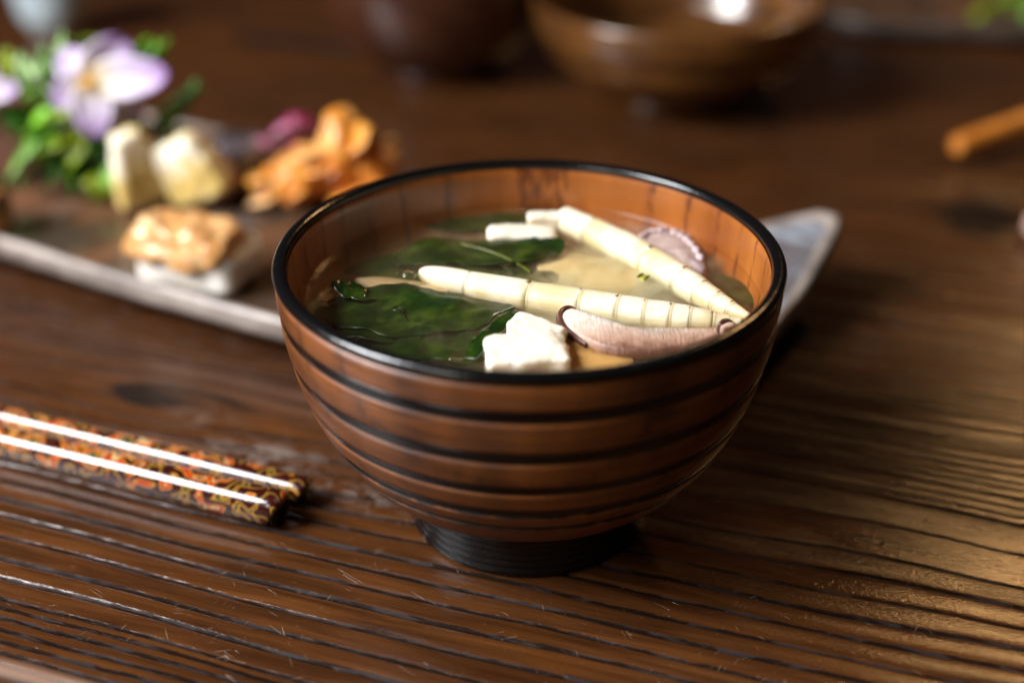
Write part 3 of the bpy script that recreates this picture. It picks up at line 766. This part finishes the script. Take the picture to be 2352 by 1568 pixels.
# --- food on the plate
ZP = .0052
M_miso = MB('miso glaze')
_a = M_miso.noise((110, 110, 110), 4, .6)
M_miso.set(col=M_miso.ramp(_a, [(.3, hx('b4763c')), (.55, hx('dba66a')), (.75, hx('f0d4a8'))]), rough=.22, sub=.3, subr=(1, .5, .2), subs=.003, norm=M_miso.bump(_a, .0012, .7), coat=.4, coatr=.1)
M_miso = M_miso.m
M_tof2 = organic('grilled tofu', hx('ece0d0'), hx('f6efe4'), 120, .45, .4, (1, .8, .6), .004, .0004, 300)
c = G(470, 640, ZP)
t = thing('glazed_tofu', 'white tofu slab topped with browned miso glaze at the front edge of the plate', 'tofu', c)
obj('tofu_slab', block(c, (.036, .026, .0135), R(-20), 12, .0012, 70, 6, 2), M_tof2, t)
obj('miso_topping', block(c+np.array([-.0035, -.0030, .0062]), (.0395, .0270, .0150), R(-22), 16, .0028, 85, 3.4, 5, (-.10, .06), .18), M_miso, t)

M_pot = organic('potato flesh', hx('cfae5c'), hx('e6d094'), 110, .5, .35, (1, .7, .35), .004, .0010, 160, hx('f3e8d2'))
M_pskin = organic('potato skin', hx('8a6a58'), hx('a9836a'), 160, .55, 0, bump=.0004)
def potato(label, c, size, rot, tilt, taper, skin_off, skin_size, seed):
    t = thing('potato_wedge', label, 'potato', c, 'potato wedges on the plate')
    obj('flesh', block(c, size, rot, 14, .0014, 95, 6, seed, tilt, taper), M_pot, t)
    obj('skin', block(c+np.array(skin_off), skin_size, rot, 12, .0008, 95, 3.2, seed+2, tilt, taper), M_pskin, t)
potato('upright potato wedge with cream face, the left one of the pair', G(322, 480, ZP), (.0195, .0130, .0290), .55, (.10, -.16), .42, (.0050, .0040, -.0005), (.0160, .0100, .0290), 3)
potato('yellow potato wedge with brown skin, the right one of the pair', G(446, 478, ZP), (.0270, .0120, .0250), -.35, (.15, -.48), .30, (.0040, .0030, -.0003), (.0270, .0110, .0240), 8)

M_egg = organic('grey aubergine', hx('4a3f42'), hx('7d7276'), 60, .3, bump=.0005, bfreq=200, coat=.3)
M_egg2 = organic('brown aubergine flesh', hx('4b3a22'), hx('6a5230'), 90, .45, bump=.0006, bfreq=240)  # mottled dark brown flesh below the grey skin
c = G(556, 440, ZP)
t = thing('aubergine_piece', 'greyish purple aubergine piece between potato wedge and orange carrot salad', 'aubergine', c)
obj('flesh', block(c, (.016, .014, .014), .3, 8, .0012, 90, 4, 4), M_egg2, t)
obj('skin', block(c+np.array([.000, .003, .0125]), (.018, .014, .0075), .3, 8, .0010, 90, 3, 6, (.35, .1)), M_egg, t)
M_mag = organic('magenta pickled cabbage', hx('6a0f34'), hx('a32458'), 120, .35, .2, (1, .3, .5), .003, .0008, 200, hx('c98aa8'))
c = G(640, 412, ZP); t = thing('pickled_cabbage', 'magenta pickled red cabbage behind the orange carrot salad', 'pickle', c)
r_ = random.Random(5)
for k in range(9):
    a = c+np.array([r_.uniform(-.010, .012), r_.uniform(-.006, .008), .006+.0022*k])
    d = np.array([r_.uniform(-.010, .010), r_.uniform(-.006, .006), r_.uniform(-.001, .005)])
    obj('shred', leaf([a-d, a+[0, 0, .003], a+d], [.003, .006, .003], .0008, 10, 5, .001, k), M_mag, t)
M_car = organic('orange carrot', hx('c4701e'), hx('e09a40'), 90, .28, .3, (1, .6, .2), .004, .0006, 200, hx('e2a860'), coat=.4)
M_car2 = organic('pale peach strip', hx('d8954e'), hx('e8b880'), 90, .3, .3, (1, .5, .2), .004, .0006, 200, coat=.3)
c = G(765, 474, ZP); t = thing('carrot_salad', 'mound of glossy orange carrot strips on the plate behind the left bowl rim', 'carrot', c)
r_ = random.Random(12)
for dx, dy, sz, hh, sd in ((-.012, .004, .030, .018, 3), (.004, .008, .024, .034, 5), (.014, .009, .024, .022, 7)):
    obj('heap', block(c+np.array([dx, dy, 0]), (sz, .022, hh), sd*.2, 14, .0022, 110, 2.4, sd, (0, 0), .35), M_car, t)
def mound(x): return .029*math.exp(-((x-.006)/.016)**2)+.012*math.exp(-((x+.02)/.014)**2)+.010*math.exp(-((x-.033)/.02)**2)
for k in range(46):
    x = r_.uniform(-.024, .024); yy = r_.uniform(-.011, .014)
    z = ZP + r_.uniform(.05, 1.)*mound(x)*max(.3, 1-abs(yy)/.022)+.002
    a = np.array([c[0]+x, c[1]+.006+yy, z]); L = r_.uniform(.006, .011)
    th = r_.uniform(-.5, 1.3) if x < .012 else r_.uniform(1.0, 1.9)
    d = np.array([math.cos(th)*L, r_.uniform(-.5, .5)*L, math.sin(th)*L*(.8 if z > .014 else .25)])
    obj('strip', leaf([a-d, a-d*.3+[0, -.002, .002], a+d*.4+[0, -.001, .003], a+d], [.003, r_.uniform(.007, .011), r_.uniform(.007, .011), .004], .0018, 12, 6, .0012, k),
        M_car if r_.random() < .72 else M_car2, t)

# --- garnish: greens and violas
def petal_mat():
    m = MB('viola petal'); a = m.attr('rad')
    col = m.ramp(a, [(.0, hx('d9a222')), (.12, hx('c9bd98')), (.40, hx('c6bcc8')), (.74, hx('b8a2c4')), (1., hx('7e4c94'))])
    st = m.noise((500, 500, 500), 3)
    m.set(col=m.mix(m.math('MULTIPLY', st, .2), col, hx('a77fc0')), rough=.5, sub=.25, subr=(1, .8, 1), subs=.002); return m.m
M_pet = petal_mat(); M_eye = organic('yellow eye', hx('c98a10'), hx('e2ac20'), 300, .5)
M_gr = [organic('fresh green leaf', hx('558c10'), hx('7ab424'), 90, .35, .2, (.4, 1, .1), .002, .0004, 200),
        organic('dark green leaf', hx('23560e'), hx('3a7614'), 90, .3, .15, (.4, 1, .1), .002, .0004, 200),
        organic('pale green leaf', hx('86a868'), hx('a8c688'), 90, .35, .3, (.5, 1, .3), .002, .0004, 200),
        organic('yellow green leaf', hx('6a7a10'), hx('839418'), 90, .35, .2, (.5, 1, .1), .002, .0004, 200)]
def petal(parent, c, tip, width, bend, seed):
    c = np.array(c); tip = np.array(tip); d = tip-c; L = np.linalg.norm(d); d /= L
    view = (CAM-c); view /= np.linalg.norm(view); s = np.cross(d, view); s /= np.linalg.norm(s); nrm = np.cross(s, d)
    n, m_ = 14, 11; V = []; A = []
    for i in range(n):
        q = i/(n-1); wv = width*math.sin(math.pi*min(1, .10+.80*q**.75))**.8
        if q > .85: wv *= math.sqrt(max(.05, 1-((q-.85)/.16)**2))
        for j in range(m_):
            x = 2*j/(m_-1)-1
            V.append(c+d*L*q+s*x*wv*.5+nrm*(bend*q*q*L + .10*wv*x*x + .06*L*fbm((q*3, x*2, seed))*q)); A.append(min(1, q*(.93+.12*abs(x))))
    V = np.array(V); B = V-nrm*.0004; k = n*m_
    f = grid_faces(n, m_)+[g[::-1] for g in grid_faces(n, m_, off=k)]
    for i in range(n-1): f += [(i*m_, (i+1)*m_, k+(i+1)*m_, k+i*m_), (i*m_+m_-1, k+i*m_+m_-1, k+(i+1)*m_+m_-1, (i+1)*m_+m_-1)]
    for j in range(m_-1): f += [(j, k+j, k+j+1, j+1), ((n-1)*m_+j, (n-1)*m_+j+1, k+(n-1)*m_+j+1, k+(n-1)*m_+j)]
    obj('petal', (np.vstack([V, B]), f), M_pet, parent, attrs={'rad': A+A})
yb = float(G(190, 450, ZP)[1])+.004
def viola(label, ctr, tips, y0, stem):
    c = Y(*ctr, y0); t = thing('viola', label, 'flower', c, 'violas on the plate')
    s = sc(c)
    for k, (tx, ty, wpx, bend, dy) in enumerate(tips):
        petal(t, c+np.array([0, .0004*k, 0]), Y(tx, ty, y0+dy), wpx*s*.82, bend, k+tx)
    obj('flower_eye', block(c+np.array([0, -.0022, -.002]), (.0045, .003, .004), 0, 4, .0003, 300, 2.2, 3), M_eye, t)
    q = spline([c+[0, .002, -.001], c+[.001, .006, -.012], np.array([c[0]+.004, y0+.012, .012])], 12)
    obj('stem', tube(q, [.0009]*12, 8), M_gr[0], t)
    return t
viola('lilac and white viola with yellow eye standing on the leafy garnish', (208, 190),
      [(292, 92, 140, .05, .010), (135, 118, 110, -.05, .008), (118, 236, 105, -.10, -.004), (392, 168, 120, .05, -.006), (215, 315, 120, -.05, -.010), (330, 270, 90, -.1, .004)], yb-.006, None)
viola('pale viola cut by the left edge, left of the lilac one', (-40, 215), [(45, 200, 60, 0, -.004), (-80, 150, 80, 0, .004), (-20, 150, 70, 0, .004), (-60, 290, 80, 0, -.004), (-110, 230, 70, 0, 0)], yb, None)
def greens():
    c = G(190, 440, ZP); t = thing('leafy_garnish', 'bunch of fresh green leaves under the violas on the plate', 'garnish', c)
    base = np.array([c[0], yb+.006, ZP+.004])
    spec = [  # from, to (sight lines at depth yb+dy), width px, material
        (120, 250, 115, 95, 60, 2, .010), (60, 130, 100, 230, 50, 2, .006), (100, 330, 60, 150, 42, 0, .012), (30, 180, 110, 260, 46, 3, .012),
        (190, 120, 205, 70, 44, 3, .014), (130, 130, 160, 210, 46, 0, .012), (120, 300, 35, 420, 52, 2, -.004), (160, 270, 60, 380, 70, 0, 0),
        (130, 240, 90, 340, 76, 0, -.002), (190, 300, 130, 390, 86, 3, -.003), (170, 300, 170, 430, 100, 1, -.002), (220, 310, 210, 440, 100, 1, 0),
        (150, 340, 150, 420, 90, 1, .002), (270, 320, 250, 440, 80, 1, .002), (230, 400, 218, 505, 62, 3, -.008), (260, 390, 262, 470, 60, 0, -.006),
        (300, 330, 330, 380, 60, 1, .006), (330, 180, 352, 95, 62, 0, .014), (330, 150, 380, 120, 44, 1, .016), (360, 300, 460, 205, 44, 1, .010),
        (400, 260, 445, 200, 58, 1, .010), (390, 290, 420, 235, 40, 2, .008), (340, 330, 400, 270, 50, 1, .010), (20, 250, 70, 290, 60, 1, .006),
        (250, 250, 300, 300, 80, 1, .006), (120, 380, 95, 300, 64, 0, .004), (10, 120, 40, 210, 44, 3, .016), (205, 250, 150, 300, 70, 3, -.002)]
    for k, (a, b, a2, b2, wp, mi, dy) in enumerate(spec):
        p = Y(a, b, yb+dy); q = Y(a2, b2, yb+dy-.004); s = sc(p)
        p[2] = max(p[2], ZP+.002); q[2] = max(q[2], ZP+.002)
        mid = (p+q)/2+np.array([0, -.003, .002])
        rl = random.Random(k)
        for _ in range(3):
            ja = np.array([rl.uniform(-1, 1), rl.uniform(-.6, .6), rl.uniform(-.7, .7)])*wp*s*.45; jb = np.array([rl.uniform(-1, 1), rl.uniform(-.6, .6), rl.uniform(-.9, .7)])*wp*s*.6
            P_ = [p+ja*.5, mid+(ja+jb)/2+np.array([0, 0, .001]), q+jb]
            for u_ in P_: u_[2] = max(u_[2], ZP+.001)
            obj('leaf', leaf(P_, [wp*s*.25, wp*s*rl.uniform(.5, .8), wp*s*.15], .0005, 12, 7, .003, k+_*31), M_gr[mi], t)
        if k % 3 == 0:
            m_ = spline([base, (base+p)/2+np.array([0, -.002, .003]), p], 10)
            obj('stem', tube(m_, [.0008]*10, 7), M_gr[mi], t)
greens()
M_ham = organic('dusky pink slice', hx('8f6258'), hx('a8766a'), 80, .4, .2, (1, .5, .4), .003, .0004, 220)
c = G(-40, 420, ZP); tag(obj('pickled_ginger', block(c, (.050, .018, .034), .2, 10, .002, 60, 3, 4), M_ham, loc=c), 'dusky pink mound at the left edge behind the pale green leaf', 'pickle')
M_brn = organic('fried crust', hx('5a3412'), hx('9a6c34'), 120, .45, .1, bump=.001, bfreq=200)
c = G(-18, 535, ZP); tag(obj('fried_morsel', block(c, (.017, .014, .017), .3, 10, .0018, 120, 3, 7), M_brn, loc=c), 'small brown fried morsel cut by the left edge of the photo', 'fried food')

# ------------------------------------------------------------------ BACKGROUND TABLEWARE
def bg_bowl(name, label, c, rr, hh, fr_, fh, col1, col2, rough, coat, power=.6, rib=0., group='bowls at the back of the table'):
    m = MB(name+' wood'); nz = m.noise((40, 40, 160), 4)
    m.set(col=m.mix(m.step(nz, .35, .7), col1, col2), rough=rough, coat=coat, coatr=.10, norm=m.bump(m.noise((30, 30, 420), 3), .0002, .5))
    t = thing(name, label, 'bowl', (c[0], c[1], 0), group)
    z = np.linspace(fh, hh, 48); s = (z-fh)/(hh-fh)
    ro = fr_*1.02+(rr-fr_*1.02)*(1-(1-s)**2)**power
    ro = ro + rib*np.sin(s*19)*np.clip(1-s, .2, 1)
    out = [(float(a), float(b)) for a, b in zip(ro, z)]
    th = .004
    inn = [(max(.001, a-th), b+.003*(1-k)) for (a, b), k in zip(out, s)][::-1]
    lipp = [(out[-1][0]-.0008, hh+.0012), (out[-1][0]-.0024, hh+.0014)]
    obj('body', lathe_solid([(.012, fh)]+out+lipp+inn+[(.006, fh+.003)], 72, c), m.m, t)
    obj('foot', lathe_solid([(fr_*.8, 0.0002), (fr_, 0.0002), (fr_*.97, fh*.6), (fr_*.98, fh+.001), (fr_*.8, fh+.001)], 60, c), m.m, t)
    return t
b1 = G(1562, 272); b1c = (b1[0], b1[1]+.031)
bg_bowl('wooden_bowl', 'glossy brown wooden bowl at the top right of the photo with bright highlight inside', b1c, .0655, .0455, .031, .007, hx('4a2c14'), hx('70471f'), .24, .8, .6, .0009)
b2 = G(1000, 200); b2c = (b2[0], b2[1]+.030)
bg_bowl('lacquer_bowl', 'dark brown lacquered bowl at the top centre, left of the glossy wooden bowl', b2c, .056, .062, .030, .008, hx('351a10'), hx('4c2b1b'), .30, .5, .5)
M_cup = organic('pale blue porcelain', hx('a9b8bd'), hx('c3d0d3'), 40, .2, 0, bump=0, coat=.5)
cc = G(112, 96); cc = (cc[0], cc[1]+.014)
t = thing('porcelain_cup', 'small pale blue porcelain cup at the top left behind the garnish', 'cup', (cc[0], cc[1], 0))
obj('body', lathe_solid([(.010, .003), (.014, .004), (.018, .012), (.021, .03), (.022, .05), (.0205, .0505), (.0195, .03), (.016, .012), (.004, .007)], 48, cc), M_cup, t)
obj('foot', lathe_solid([(.009, .0002), (.0115, .0002), (.011, .0045), (.008, .0045)], 40, cc), M_cup, t)
pa = R(-4); o_ = G(1860, 44, .012)
plate('second long plate with pale lip at the top right corner', (o_[0], o_[1], 0), pa, .010, .36, .0, .12, [(1, 1, 6.), (1, -1, 6.), (-1, 1, 6), (-1, -1, 6.)], [], None, .008, M_lip2)
c = G(2318, 18, .012); c[2] = ZP; t = thing('leafy_garnish', 'green leaf sprig on the second plate at the top right corner', 'garnish', c)
for k in range(9):
    a = c+np.array([random.uniform(-.018, .022), random.uniform(.004, .022), random.uniform(.002, .012)]); d = np.array([random.uniform(-.008, .008), random.uniform(-.006, .006), random.uniform(0, .006)])
    obj('leaf', leaf([a-d, a, a+d], [.003, .009, .002], .0005, 10, 5, .0015, k+40), M_gr[0 if k % 2 else 3], t)
M_orst = organic('orange wood stick', hx('b4661c'), hx('cf8130'), 60, .4, 0, bump=.0001)
e = G(2192, 338, .007); f_ = G(2352, 282, .0105); d = f_-e; d /= np.linalg.norm(d)
t = thing('chopstick', 'orange brown chopstick entering from the right edge of the photo', 'chopstick', e, None)
obj('shaft', tube([e+d*k for k in (0, .0008, .003, .05, .2)], [.0026, .0036, .0042, .0043, .0046], 20, power=2.6), M_orst, t)
M_rest = organic('pinkish stoneware', hx('b28f80'), hx('c7a596'), 60, .4, 0, bump=.0003, bfreq=150)
c = G(2420, 550); tag(obj('chopstick_rest', block(c, (.022, .014, .011), .2, 8, .0006, 80, 3, 5), M_rest, loc=c), 'pinkish stoneware chopstick rest cut by the right edge of the photo', 'chopstick rest')
